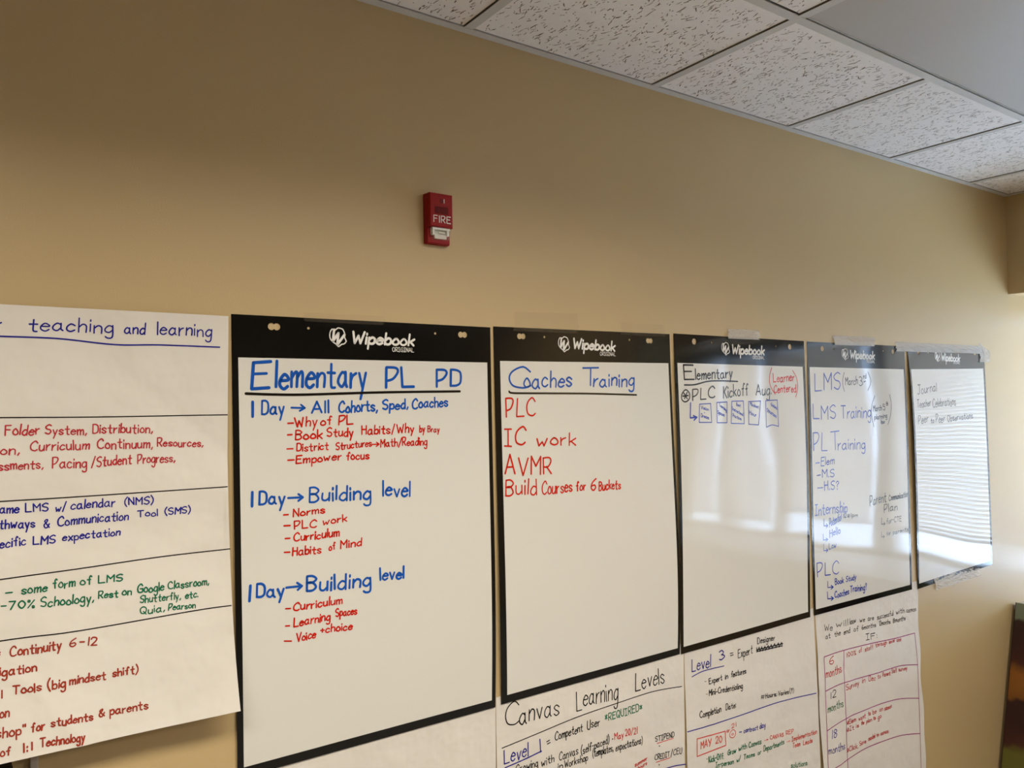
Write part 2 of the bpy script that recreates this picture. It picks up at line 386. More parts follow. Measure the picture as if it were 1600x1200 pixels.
def dry_sheet(px, holes, logo, g, label, parent_label=None):
    tl, tr, bl, br = px; s = Surf(tl, tr, bl, br, g)
    (wtl, wtr) = logo['white']
    root = empty('dry_erase_sheet', (s.c[0][0]*.5+s.c[1][0]*.5, 0, s.c[2][1]), label, 'dry-erase sheet', 'black bordered dry-erase sheets on the wall')
    u0, v0 = s.uv(*s.at(*wtl)); u1, v1 = s.uv(*s.at(*wtr)); vh = (v0+v1)/2
    # header with punched holes
    W = s.c[1][0]-s.c[0][0]; Hh = s.c[0][1]-s.c[2][1]
    pts, edges, hol = [], [], []
    def ring(cu, cv, ru, rv, n=12):
        return [(cu+ru*math.cos(2*PI*k/n), cv+rv*math.sin(2*PI*k/n)) for k in range(n)]
    for (hx, hy, r_mm, dbl) in holes:
        u, v = s.uv(*s.at(hx, hy)); ru, rv = r_mm/1000/W, r_mm/1000/Hh
        if dbl:
            o = []
            for c, a0 in ((1, -.77), (-1, .23)):
                for k in range(10):
                    a = PI*(a0+1.54*k/9); o.append((u+ru*(c*.74+math.cos(a)), v-rv*math.sin(a)))
            hol.append(o)
        else: hol.append(ring(u, v, ru, rv))
    def inside(p, poly):
        c = False
        for i in range(len(poly)):
            a, b = poly[i], poly[i-1]
            if (a[1] > p[1]) != (b[1] > p[1]) and p[0] < (b[0]-a[0])*(p[1]-a[1])/(b[1]-a[1])+a[0]: c = not c
        return c
    NU, NV = 36, 8
    for j in range(NV+1):
        for i in range(NU+1):
            p = (i/NU, vh*1.0*j/NV)
            if not any(abs(p[0]-h[0][0]) < .03 and inside(p, h) for h in hol): pts.append(p)
    for h in hol:
        k = len(pts); pts += h; edges += [(k+i, k+(i+1) % len(h)) for i in range(len(h))]
    A = 50.0                                   # even out u/v aspect for the triangulation
    out = delaunay_2d_cdt([Vector((p[0]*A, p[1]*A*Hh/W)) for p in pts], edges, [], 0, 1e-5)
    vv = [(p[0]/A, p[1]/A*W/Hh) for p in out[0]]
    tri = [t for t in out[2] if not any(inside((sum(vv[i][0] for i in t)/3, sum(vv[i][1] for i in t)/3), h) for h in hol)]
    V = [s.p(u, v, .0002) for u, v in vv]
    o = mesh_obj('header', V, [tuple(t) for t in tri], M_black, root, True)
    bu = logo.get('bu', .028); bv = logo.get('bv', .021)
    grid(s, 'border', M_black, root, 0, 1, vh, 1, 40, 50, .0002, 0)['label'] = 'black sheet border'
    # white face with its own edge, proud of the black backing
    s2 = s; ua, ub, va, vb = u0, logo.get('u1', u1), v0, 1-bv
    V, Fc = [], []; nu, nv = 40, 50
    for j in range(nv+1):
        for i in range(nu+1):
            fu, fv = i/nu, j/nv
            uu = ua+(ub-ua)*fu; vt = v0+(v1-v0)*fu
            V.append(s.p(uu, vt+(vb-vt)*fv, .0007))
    for j in range(nv):
        for i in range(nu): a = j*(nu+1)+i; Fc.append((a, a+nu+1, a+nu+2, a+1))
    mesh_obj('writing_surface', V, Fc, M_white, root, True)['label'] = 'white wipe-clean writing area'
    # printed brand mark
    ik = Ink(lambda X, Z: s.y(X, Z, .0007)); rnd = random.Random(1)
    (a, b, h) = logo['name']; P0, P1 = s.at(*a), s.at(*b); xm, ym = (a[0]+b[0])/2, (a[1]+b[1])/2
    H = s.at(xm, ym-h)[1]-s.at(xm, ym)[1]
    ik.text('Wipebook', P0, P1, H, H*.21, slant=.16, jit=0, rnd=rnd, sx=1.9)
    (a, b, h) = logo['sub']; P0, P1 = s.at(*a), s.at(*b); xm, ym = (a[0]+b[0])/2, (a[1]+b[1])/2
    Hs = s.at(xm, ym-h)[1]-s.at(xm, ym)[1]
    ik.text('ORIGINAL', P0, P1, Hs, Hs*.13, slant=0, jit=0, rnd=rnd, sx=1.9)
    (cx, cy, ew, eh) = logo['mark']; C0 = s.at(cx, cy); ex = (s.at(cx+ew/2, cy)[0]-C0[0]); ez = s.at(cx, cy-eh/2)[1]-C0[1]
    shape = [(-.95, .45), (-.7, .85), (-.35, .75), (0, 1.0), (.35, .95), (.6, .85), (.8, .4), (.8, -.05), (.98, -.4), (.7, -.7), (.4, -.75), (.05, -1.0), (-.3, -.7), (-.65, -.5), (-.95, -.1), (-.95, .45)]
    ik.stroke(smooth([(C0[0]+x*ex, C0[1]+z*ez) for x, z in shape], 2), ez*.13)
    for q in ([(-.45, .8), (-.62, -.45)], [(-.62, -.45), (.05, .45)], [(.05, .45), (-.1, -.8)], [(-.1, -.8), (.78, .3)]):
        ik.stroke([(C0[0]+x*ex, C0[1]+z*ez) for x, z in q], ez*.27)
    lo = ik.build('logo', M_logo, root); lo['label'] = 'white printed name and emblem'
    return root, s
def bulge(g0, bl, br, bm, rip=.0006, ph=0, pk=1.0):
    def g(u, v):
        f = math.sin(PI*min(max(v, 0), 1)**pk)
        return g0+.0017*v-.0016+f*(bl*(1-u)**2+br*u*u+bm)+rip*(1+math.sin(7*v+3*u+ph)*math.cos(4*u+ph))*min(1, .15+3*v)
    return g
S1, s1 = dry_sheet(((361, 490.5), (766, 511.5), (371, 1217), (774, 1105)),
    [(428.2, 510.4, 7.2, 1), (482, 512.8, 2.9, 0), (680, 521, 2.9, 0), (722.7, 523, 7.0, 1)],
    dict(white=((372, 558.5), (761, 566.5)), name=((549.5, 536), (646, 540), 17.5), sub=((613, 549.3), (646.5, 550.3), 6.6), mark=(528, 527, 26, 29)),
    bulge(.0022, .002, .006, .001, .0005, 0, 2), 'dry-erase sheet titled Elementary PL PD in large blue letters, leftmost of the bordered sheets')
S2, s2 = dry_sheet(((770.5, 510), (1046, 522), (783, 1101), (1062, 1022)),
    [(814.5, 525.5, 7.2, 1), (850.5, 526.5, 2.9, 0), (983.5, 531, 2.9, 0), (1014.5, 532.5, 7.2, 1)],
    dict(white=((781, 564), (1044, 567.5)), name=((895, 544), (960, 548.5), 15), sub=((937.5, 555.4), (961.5, 556.2), 5.6), mark=(881, 538, 17.5, 23.5)),
    bulge(.0022, .003, .009, .001, .0006, 1, 2), 'dry-erase sheet headed Coaches Training in blue, second from the left')
S3, s3 = dry_sheet(((1052, 521), (1256, 533), (1064, 1022.5), (1266, 964)),
    [(1084.5, 533.7, 9, 0), (1112, 535.3, 2.8, 0), (1212.5, 541, 2.8, 0), (1234, 542, 9, 0)],
    dict(white=((1058, 567), (1254, 573)), name=((1143.5, 552.5), (1193.5, 554.3), 13.5), sub=((1176, 560.8), (1194, 561.4), 4.8), mark=(1133.5, 545, 12.5, 19.5)),
    bulge(.0022, .005, .003, .002, .0008, 2), 'dry-erase sheet with black Elementary heading and five small blue boxes')
S4, s4 = dry_sheet(((1260.5, 533.7), (1413, 541), (1272, 962), (1425, 921)),
    [(1284.7, 544.7, 9, 0), (1303, 545.4, 2.8, 0), (1379.7, 548.5, 2.8, 0), (1395, 549.6, 9, 0)],
    dict(white=((1264.6, 573.5), (1411.5, 577)), name=((1328, 559.8), (1366, 561.3), 12), sub=((1353.5, 566.7), (1366.6, 567.1), 4), mark=(1320, 553.7, 10.5, 17.5)),
    bulge(.0022, .0, .002, .0006, .0008, 3), 'dry-erase sheet with blue LMS Training and Internship notes')
S5, s5 = dry_sheet(((1417, 542), (1537, 545.5), (1434, 920.5), (1551, 882)),
    [(1435, 550.6, 9, 0), (1450.4, 551.2, 2.8, 0), (1509.6, 551, 2.8, 0), (1523, 551.5, 9, 0)],
    dict(white=((1423, 577), (1536, 576)), name=((1470.5, 563.2), (1499.5, 565), 11), sub=((1489.5, 568.5), (1499.6, 568.9), 3.5), mark=(1464.6, 557.5, 8.5, 15)),
    bulge(.0022, .011, .001, .001, .0010, 4, .8), 'nearly blank dry-erase sheet with three small black lines, rightmost on the wall')
GE = .0012
write(s1, S1, '''
blue 6 E@393,608.5,420,606.5,40 ; lementary@431,606.5,571,605,40 ; PL@603,606,646,605.5,31 ; PD@682,604,719,603.5,26
black 5.2 _384,615 430,616.5 480,616.5 600,613 718,611.5
blue 5.5 !394.5,628 394.5,651 ; !394,769 393.5,791 ; !391,915 389.5,939
blue 3.9 Day@409,648,443,647,21 ; !455,637 476,637.5 ; !470,632.5 476,637.5 468,642 ; All@487,646,513,645,18 ; Cohorts,@529,645,589,642,17 ; Sped,@598,640,637,638.5,15 ; Coaches@644,638,699,635,15.5
red 3.2 !449.5,661.5 458,661 ; Why@461,667,494.5,665.5,14 ; of@501,665,518,664,13 ; PL@529,663.5,551,662,14
red 3.2 !449,679.5 456,679 ; Book@461.5,687,503,685,13.5 ; Study@511,682.5,551,681,13 ; Habits/Why@565,678.5,646,675.5,13 ; by@655.5,675,663,674.5,10 ; Bray@668,675,686,674.5,9
red 2.8 !448,701.5 457.5,701 ; District@463.5,705.5,512.5,702.5,12 ; Structures@525,703,580,697,11 ; !581,694.5 592,694 ; !588,691 592,694 587.5,697.5 ; Math/Reading@594.5,698,666.5,695,12
red 3.2 !449.5,719 459,718.5 ; Empower@462.5,725,532.5,718,12 ; focus@541,718.5,576,717,12
blue 4.4 Day@405,788,444,787,20 ; !450,778 473,777 ; !466,772 473,777 466,782.5 ; Building@483.5,784.5,578.5,779.5,22 ; level@598.5,775.5,640,773.5,23
red 3.2 !443,804.5 450,804 ; Norms@458,807,507,801.5,11.5
red 3.4 !443.5,821.5 453,821 ; PLC@460,827,494,823,12 ; work@504.5,819.5,541.5,814.5,11
red 3.2 !445.5,841.5 452.5,841 ; Curriculum@459,846,529.5,837.5,12.5
red 3.2 !444,863 452.5,862.5 ; Habits@457,868,501,864,12.5 ; of@514,859.5,523.5,858,11 ; Mind@532,857,564,852,12
blue 4.6 Day@401,932.5,443,931,21 ; !447,918 471.5,915.5 ; !464,910.5 471.5,915.5 465,921.5 ; Building@479,925,578.5,915.5,23 ; level@594,905.5,630,903.5,19
red 3.0 !446,951 453.5,950.5 ; Curriculum@458,955,534,942.5,12.5
red 3.0 !446,978 452,977.5 ; Learning@459,979,515,968.5,13 ; Spaces@524.5,963.5,557,959,12
red 3.0 !444,1001.5 455,1001.5 ; Voice@463,1003,492.5,995.5,13 ; +choice@500.5,989,549.5,983,12
''', True, GE)
write(s2, S2, '''
blue 4.6 C@796,606,829,606,36 ; oaches@819,606,892.5,604.5,25 ; T@910,602,934,601,28 ; raining@927,604,990,602,21
black 4.6 _795,611.5 800,614 830,614.5 920,615 994,617
red 4.2 PLC@791,651.5,836,648,28
red 4.2 IC@788,696.5,820,696,28 ; work@839,695.5,899,695,20
red 4.4 AVMR@789,741.5,861,740,28
red 3.8 Build@790,775,838,771.5,24 ; Courses@846.5,772.5,893.5,768.5,20 ; for@900,766.5,914.5,765.5,14 ; 6@923,766,930,766,18 ; Buckets@935.5,766,969,763.5,14
''', True, GE)
write(s3, S3, '''
black 4.2 E@1069,594,1084,594,22 ; lementary@1086.5,593,1143.5,590,16
black 4.2 _1069,601.5 1085,601 1105,596 1125,595 1152,596
black 3.8 _1071,609 1065,616 1065,624 1070,628 1076,624 1077,615 1071,609 ; !1068,614 1073.5,623 ; !1073,613 1069,623 ; !1066.5,619 1075,618 ; PLC@1082,626,1116.5,622.5,17 ; Kickoff@1130,622,1168.5,617,18 ; Aug.@1181,618.5,1204.5,616,17
red 3.0 _1205.5,574.5 1202.5,585 1202,597 1205,607 1211,616 ; _1238,579 1244,590 1246,603 1245,612 1243,620
red 3.6 Learner@1208,597,1240.5,595,13
red 3.6 Centered@1209,614,1243,612,12
deepblue 4.4 !1078.5,629.5 1078,653 1088,652 ; !1083,649.5 1088.5,652 1084,656.5
deepblue 2.8 !1092.5,631.5 1110,630.5 1111.5,660 1092,660 1092.5,631.5 ; !1119.5,629 1135.5,628 1135.5,660.5 1120,660.5 1119.5,629 ; !1143,627 1161,626.5 1162.5,662 1142,661.5 1143,627 ; !1169,627.5 1188,626.5 1184.7,664 1169.6,662.7 1169,627.5
deepblue 2.8 !1196,626 1214,625 1216,666.3 ; _1216,666.3 1206,664 1197,667.7 ; !1197,667.7 1196,626
deepblue 2.6 Vision@1095,639,1107,642,5 ; +@1099,646,1101.5,646,3 ; Dream@1095,651,1107,655,5.5
deepblue 2.4 Learning@1124,634,1134.5,643,5 ; Spaces@1121,646,1131.5,651,5.5
deepblue 2.4 Best@1150,634,1157,636,5 ; Instructional@1143.5,640,1160.5,650,5 ; Practices@1144.5,651,1158,657,5
deepblue 2.4 Mindset@1171.5,633,1185,638.5,5 ; Hour@1170.5,647,1181.5,651.5,6
deepblue 2.4 Guided@1204,633,1213.5,640,5 ; Structure@1198,643,1212.5,653,6
''', True, GE)
write(s4, S4, '''
deepblue 4.0 LMS@1273,610.5,1312.5,608,25
grey 3.0 _1318.5,582 1316.5,592 1316.5,602 1319,611.5 ; March@1320.5,602,1339.5,600,12 ; 3@1342,602.5,1347.5,602.5,14 ; rd@1348.5,592,1353,591,7 ; !1349,597 1352,595.5 ; _1355.5,581 1359.5,592 1359.5,600 1355.5,610
deepblue 3.8 LMS@1270.5,655,1305.5,654.5,22 ; Training@1314,653,1360,652,19
grey 2.8 _1366.5,618.5 1362,632 1361.5,648 1365,666.5 ; March@1364,643,1377.5,641,9 ; 5@1379.5,641,1382.5,641,9 ; th@1384,634,1387,633.5,6 ; planning@1366,655,1385.5,652.5,7 ; hour@1376,662,1382,661.5,6 ; _1389.5,616.5 1392,630 1391,648 1387,663
deepblue 3.8 PL@1271,704.5,1292,704,27 ; T@1298,702,1311.5,700,27 ; raining@1309,703,1351,700.5,17
deepblue 3.6 !1274,723.5 1280,723 ; Elem@1282.5,727.5,1303,724.5,12
deepblue 3.6 !1276,743 1281.5,742 ; M.S@1284.5,746,1303,744.5,12
deepblue 3.6 !1277,762.5 1285,762 ; H.S?@1288,766,1310,763.5,14
deepblue 3.8 Internship@1273,805.5,1323,800,17
black 3.4 Parent@1359,790,1384,784,16 ; Communication@1388.5,782.5,1418.5,775.5,9
black 3.4 Plan@1381,801,1401.5,797,12
deepblue 3.0 ~@1287,825,1293,825,14 ; Potential@1295.5,824,1314,812,13
black 2.8 12@1pm@1317,809,1339.5,807,6
deepblue 3.0 ~@1286,846,1293,845,13 ; Hello@1296,839,1312.5,833,11
deepblue 3.0 ~@1287,864,1293,863,13 ; Law@1295,858,1306,855,9
deepblue 3.6 PLC@1277,901,1310,896,21
deepblue 3.4 ~@1293,921,1301.5,920,14 ; Book@1304.5,914,1317.5,910,9 ; Study@1321.5,908.5,1337,905,8
deepblue 3.4 ~@1293,939,1302,938,14 ; Coaches@1304,934.5,1326,928.5,10 ; Training?@1328,925.5,1354,921,10
grey 2.6 ~@1377,822,1382.5,821,13 ; for@1385,819,1393,816,8 ; -CTE@1394,815.5,1408,814.5,8
grey 2.2 ~@1377,841,1381.5,840,10 ; for@1385,837,1391,835,6 ; parents@1395,835,1419,829,6
''', True, GE)
write(s5, S5, '''
grey 3.0 Journal@1433,616,1463,611,14
grey 2.8 Teacher@1433,638,1454,634,12 ; Celebrations@1457,636.5,1493,633,13
grey 3.2 Peer@1434.5,662.5,1450,660,13 ; to@1454,661,1459,660,8 ; Peer@1462,661,1476,659,12 ; Observations@1480,659,1519.5,653.5,10
''', True, GE)
# ------------------------------------------------------------------ flip chart papers
def paper(px, g, label, spec, nu=80, nv=100, edge=None, group=None):
    tl, tr, bl, br = px; s = Surf(tl, tr, bl, br, g)
    o = grid(s, 'paper_sheet', M_paper, None, 0, 1, 0, 1, nu, nv, 0, 0, edge); o.name = 'flip_chart_paper'
    loc = (s.c[0][0], 0, s.c[2][1]); rehome(o, loc)
    tag(o, label, 'paper', 'white flip chart papers on the wall')
    if spec: write(s, o, spec, False, .0006)
    return o, s
def crumple(base, amp, seed, lift=lambda u, v: 0, fade=lambda v: min(1, max(.02, (v-.1)*4))):
    r = random.Random(seed); ws = [(r.uniform(3, 13), r.uniform(3, 16), r.uniform(0, 6), r.uniform(.3, 1)) for _ in range(7)]
    cr = [(r.uniform(0, PI), r.uniform(-.4, 1.2), r.uniform(.012, .04), r.choice((-1, 1))*r.uniform(.3, 1.0)) for _ in range(16)]
    def g(u, v):
        t = sum(a*math.sin(k*u+l*v+p) for k, l, p, a in ws)/7
        for an, d, wd, a in cr:
            q = (u*math.cos(an)+v*math.sin(an)-d)/wd; t += a*math.exp(-abs(q))*.6*(.5+.5*math.sin(5*(u*math.sin(an)-v*math.cos(an))+9*d))
        return base+max(amp*(t+1.4), -.0002)*fade(v)+lift(u, v)
    return g
PA, pa = paper(((-330, 458), (357, 494), (-310, 1262), (376, 1111)),
    crumple(.0045, .0052, 5, lambda u, v: .042*v**4*(.75+.25*u)+.003*v, lambda v: 1),
    'white flip chart paper at the far left headed teaching and learning', '''
navy 2.4 teaching@45,517,176,519.5,21 ; and@195,521,226,522,17 ; learning@246,523,330,525,20 ; !-4,507 2,504
navy 2.6 _-10,525 0,525.5 90,529 180,538.5 250,539 343,542.5
black 1.9 _-300,655 0,652.5 150,651.5 355,648
rose 2.2 Folder@8,679.5,61,679,16 ; System,@71,678.5,135,679,14 ; Distribution,@145,676.5,238,676,14
rose 2.2 on,@1,710,30,709,15 ; Curriculum@47,704.5,139,702,15 ; Continuum,@152,701,238,700.5,15 ; Resources,@246,697.5,317,697.5,12
rose 2.2 ssments,@-2,735,67,731.5,14 ; Pacing@82,732,135,730,16 ; /Student@143,729,205,725,15 ; Progress,@215,724,273,721,14
black 1.9 _-300,802 0,783.5 100,777.5 355,760.5
navy 2.2 ame@0,802,29,801,14 ; LMS@40,800,75,798,12 ; w/@87,799,103,798,12 ; calendar@111,796,179,791.5,14 ; (NMS)@195,789,239,786.5,11
navy 2.2 thways@-1,826,54,823.5,14 ; &@69,823.5,77,823,12 ; Communication@90,821.5,200,811.5,14 ; Tool@215,808,246,806,10 ; (SMS)@258,804,297,801,10
navy 2.2 ecific@0,856,40,852,14 ; LMS@52,850.5,86,847.5,12 ; expectation@98,845,187,836,12
black 1.9 _-300,949 0,905.5 120,889 250,870 359,857.5
green 2.2 !9,926.5 19,925.5 ; some@34,928.5,73,923.5,14 ; form@83,919,117,916,14 ; of@126,914,143,912,13 ; LMS@154,911,191,907.5,11
green 2.2 -70%@2,953,53,949,12 ; Schoology,@64,949,146,939.5,14 ; Rest@154,935,184,932,11 ; on@191,930.5,205,929.5,12 ; Google@215,927,256,922,13 ; Classroom,@263,920,326,913.5,12
green 2.0 Shutterfly,@219,942,282,936,11 ; etc.@290,935,309,933,11
green 2.0 Quia,@219,959,257,955,11 ; Pearson@263,954,305,949.5,10
black 1.9 _-300,1050 0,1001.5 100,989 180,976 310,953 361,946
brick 2.4 :@0,1023,1,1023,8 ; Continuity@16,1026.5,95,1014.5,15 ; 6@109,1011,118,1010,13 ; -12@125,1009,151,1007.5,12
brick 2.4 igation@0,1056,57,1048.5,14
brick 2.4 |@3,1091,4,1091,12 ; Tools@20,1085,64,1079,13 ; (big@75,1077,102,1073,14 ; mindset@109,1069.5,165,1060.5,13 ; shift)@176,1057.5,215,1051,12
brick 2.4 on@0,1122,14,1120,15
brick 2.4 shop"@-6,1154,39,1146,15 ; for@49,1143,69,1140,14 ; students@80,1135.5,145,1125,13 ; &@155,1120,163,1118,11 ; parents@172,1117,231,1107,13
brick 2.4 of@1,1182.5,16,1179,13 ; 1:1@35,1176,50,1172,13 ; Technology@63,1167.5,132,1157,13
''', 100, 100, edge=lambda a, b: (.006*math.sin(PI*b)*(-1 if a > .98 else 0), 0))
PB, pb = paper(((392, 1168), (774, 1085), (400, 1830), (778, 1560)), crumple(.0006, .0005, 8, lambda u, v: .0012*v),
    'blank white flip chart paper below the sheet titled Elementary PL PD', None)
PC, pc = paper(((775, 1090), (1068, 1005), (780, 1560), (1071, 1400)), crumple(.0006, .0026, 9, lambda u, v: .002*v),
    'white flip chart paper titled Canvas Learning Levels in black', '''
black 3.0 C@790,1137,811,1131,36 ; anvas@812,1131,873,1116,30 ; Learning@901,1108,965,1091,29 ; Levels@993,1079.5,1038,1066.5,27
black 2.2 _784,1169 835,1148 900,1121 960,1100 1020,1080.5 1065,1072.5
navy 2.9 Level@788,1194,825,1181,22 ; !843.5,1155 844.5,1175 ; _789,1199.5 820,1186 846,1173.5
black 2.4 !854,1159 858.5,1156.5 ; !855,1162.5 859.5,1160 ; Competent@867,1156.5,910,1142.5,13 ; User@917.5,1139.5,937,1133,13
green 2.4 *REQUIRED*@945,1127,1003,1110,11
black 2.3 Growing@806,1207.5,840,1197.5,12 ; with@846,1197,865.5,1190,12 ; Canvas@873.5,1188,903,1178,13 ; (self-paced)@908,1178,951.5,1161,12 ; ^@956.5,1157,957.5,1156.5,6
red 2.3 May@960,1156,974,1152,10 ; 20/21@977,1150,995.5,1146,10
black 2.3 in@872,1202,879,1200,9 ; Workshop@882,1199.5,918,1188,11 ; (templates,@926,1183,958,1173,12 ; expectations)@962,1173.5,1003.5,1161.5,11
black 2.2 STIPEND@1024,1159,1053,1151,8 ; ^@1029.5,1168,1030.5,1168,6
coral 2.0 !1026.5,1161.5 1052,1153.5 ; !1025,1191 1046.5,1184
black 2.2 CREDIT@1023,1187.5,1046,1182,8 ; /CEU@1048,1182,1065,1176.5,9 ; ^@1029,1197,1030,1197,6
navy 2.8 _1036,1202 1055,1196.5 1071,1194
red 2.2 summer@992,1198,1010.5,1187,6
red 2.2 hours@997,1203,1010.5,1194,6
''')
PD, pd = paper(((1069, 1012), (1271, 950), (1079, 1450), (1287, 1330)), crumple(.0006, .0026, 11, lambda u, v: .002*v),
    'white flip chart paper with Level 3 heading and a red boxed date', '''
navy 3.2 Level@1081,1049,1110,1042,19 ; 3@1124,1031.5,1132,1029,14
navy 2.6 _1081,1057.5 1100,1048 1131,1040.5
black 2.6 !1140.5,1021 1145,1020 ; !1141,1024.5 1145.5,1023 ; Expert@1153,1028,1175.5,1021,13 ; Designer@1183.5,1006,1210.5,1000,9
black 3.2 !1182,1012 1182.5,1019 1186,1011 1187,1018 1190,1010.5 1191.5,1017 1195,1009.5 1196,1016 1200,1008.5 1201,1014.5 1205,1007 1206,1013.5 1210,1005.5 1212,1012 1216,1004.5 1217,1011 1221,1003.5 1222,1010 ; !1182,1015.5 1223,1005.5 ; !1183,1018 1222,1009
black 2.6 ^@1101.5,1067,1103,1067,6 ; Expert@1108,1069,1128,1062.5,9 ; in@1133,1061,1137,1060,8 ; features@1142.5,1058,1165.5,1052,9
black 2.6 ^@1103.5,1087,1105,1087,6 ; Mini-Credentialing@1108,1087,1160,1075,9
black 2.4 #@1189.5,1092.5,1194,1092,6 ; Hours:@1196,1091,1213,1087,7 ; Varies@1216,1087,1232,1084,7 ; (?)@1234,1083,1240,1082,7
black 2.6 Completion@1093.5,1122,1126.5,1112,10 ; Date:@1134,1109.5,1149.5,1105,9
navy 2.8 _1074,1143.5 1110,1133 1150,1120 1220,1096 1275,1083
coral 2.8 !1089,1154.5 1133,1142.5 1134,1164.5 1089,1182 1089,1154.5
coral 2.8 MAY@1095,1170,1111,1165,11 ; 20@1118,1162,1128,1159.5,10
coral 2.2 or@1135.5,1144,1140,1143,6 ; 21@1143,1138,1150,1134.5,6 ; _1145,1140 1140.5,1145 1140.5,1151 1145,1152.5 1148.5,1149 1149,1143 1145,1140 ; o@1143,1149,1146,1148.5,5
navy 2.6 !1155,1144 1158.5,1143.5 ; contract@1162,1145,1184,1140,7 ; day@1187,1138.5,1196,1136,8
green 2.8 ^@1104,1188,1105,1188,6 ; Kick-Off:@1107.5,1191.5,1130,1185,9 ; Grow@1137,1180,1150,1175.5,8 ; with@1154,1173,1166.5,1169.5,8 ; Canvas@1170,1168.5,1189,1161.5,8
coral 2.4 >@1194,1159,1200,1157,4 ; CANVAS@1203,1155.5,1224,1150.5,6 ; REP@1228,1148.5,1239.5,1145,6
green 2.6 In-person@1118,1199.5,1146,1193,8 ; w/@1151,1190.5,1157,1188,7 ; Teams@1162,1186,1179,1181,7 ; or@1184,1179,1189,1178,7 ; Departments@1193,1174,1225,1162.5,8
coral 2.4 >@1229,1161,1234,1159.5,4 ; Implementation@1237,1158.5,1276,1146,7 ; Team@1238.5,1168.5,1250,1165,7 ; Leads@1255,1164,1269,1160,7
green 2.4 solutions@1236,1200,1261,1195.5,8
''')
PE, pe = paper(((1273, 950), (1432, 908), (1291, 1320), (1446, 1225)), crumple(.0006, .0050, 15, lambda u, v: .004*v*v),
    'crumpled white flip chart paper with a purple ruled table of months', '''
black 2.2 We@1288,986,1300.5,984.5,10 ; will@1306.5,980,1324.5,977,10 ; know@1328,975.5,1337,972.5,9 ; we@1343.5,972,1351,971,8 ; are@1356,969.5,1365,968.5,8 ; successful@1370.5,968,1395.5,961.5,8 ; with@1400,959.5,1413,957,8 ; canvas@1416.5,957,1431,954.5,7
black 2.2 at@1290,998,1297,996.5,8 ; the@1304,995,1313,992,8 ; end@1318.5,991.5,1328,988.5,8 ; of@1334,987,1341,985.5,8 ; 6months@1346.5,984,1368.5,979,7 ; 12months@1374,977.5,1391,974,7 ; 18months@1395,973.5,1414.5,968.5,7
black 2.6 IF:@1353,1000.5,1370,996.5,9
purple 2.8 _1287.5,1026.5 1318.4,1016 1358,1006 1400,997 1429,989
purple 2.8 _1289.7,1080 1319,1066.6 1371,1051.5 1405,1040.5 1434,1038.5
purple 2.8 _1292,1142 1322,1123 1350,1110 1381,1098 1409,1091.5 1436,1091
purple 2.8 _1296,1206 1323.3,1187.5 1359,1166 1404,1150 1437,1146
purple 2.8 _1287.5,1026.7 1289.5,1078 1292,1142 1294.5,1215
purple 2.8 _1318.4,1016 1319.5,1067 1322,1123 1324,1187 1325.5,1215
purple 2.8 _1429,989 1433.5,1038 1435.5,1091 1437.5,1146 1439,1205
crimson 2.6 6@1296,1038,1302.5,1037,13 ; months@1290.5,1059,1315,1050.5,13
black 2.6 12@1297,1092,1306,1089,10
green 2.6 months@1293.5,1113.5,1317.5,1103.5,12
navy 2.6 18@1299,1154.5,1307.5,1151,13 ; months@1295,1179,1320,1170.5,12
crimson 2.4 100%@1322.5,1027,1337,1022.5,7 ; of@1342,1019.5,1346.5,1018.5,7 ; staff@1351.5,1017.5,1364,1014,7 ; through@1368,1011,1385.5,1006.5,6.5 ; level@1389,1006,1397.5,1003,6 ; one@1401,1002.5,1408,1001.5,7
crimson 2.4 Survey@1322,1078,1342,1070.5,9 ; in@1347,1067.5,1351.5,1066,8 ; Dec@1357.5,1064.5,1367.5,1062,8 ; to@1371,1060,1376,1059,7 ; Parent@1379,1057.5,1391,1054.5,6.5 ; Staff@1393,1052,1401,1050,6.5 ; survey@1404,1049,1417,1046.5,6.5
crimson 2.4 @Elem@1323.5,1132,1337,1127.5,7 ; want@1341.5,1126,1352,1121.5,7 ; to@1356.5,1118,1360,1117,7 ; be@1363.5,1116,1369,1114.5,7 ; on@1374,1112,1379,1110.5,7 ; canvas@1382,1110,1393,1106,7
crimson 2.4 @It@1323.5,1143.5,1334,1139.5,7 ; is@1337.5,1137,1341.5,1135.5,6 ; the@1345.5,1133,1350,1131,6 ; plan@1353.5,1130,1362,1126.5,6 ; to@1364.5,1125,1368,1124,6 ; go@1371.5,1124,1377,1121,7
crimson 2.4 @Click,@1323.5,1175.5,1340.5,1168.5,7.5 ; Save@1343,1165,1353,1160.5,7 ; model@1357,1157.5,1367,1152.5,7 ; to@1370,1151.5,1373,1150,6 ; canvas@1376,1149,1388,1144.5,6.5
''', edge=lambda a, b: ((.006*math.sin(9*b+1)*(a-.2)+.004*math.sin(23*b)*(a > .9)) if a > .5 else .004*math.sin(11*b)*(1-a*2), 0))
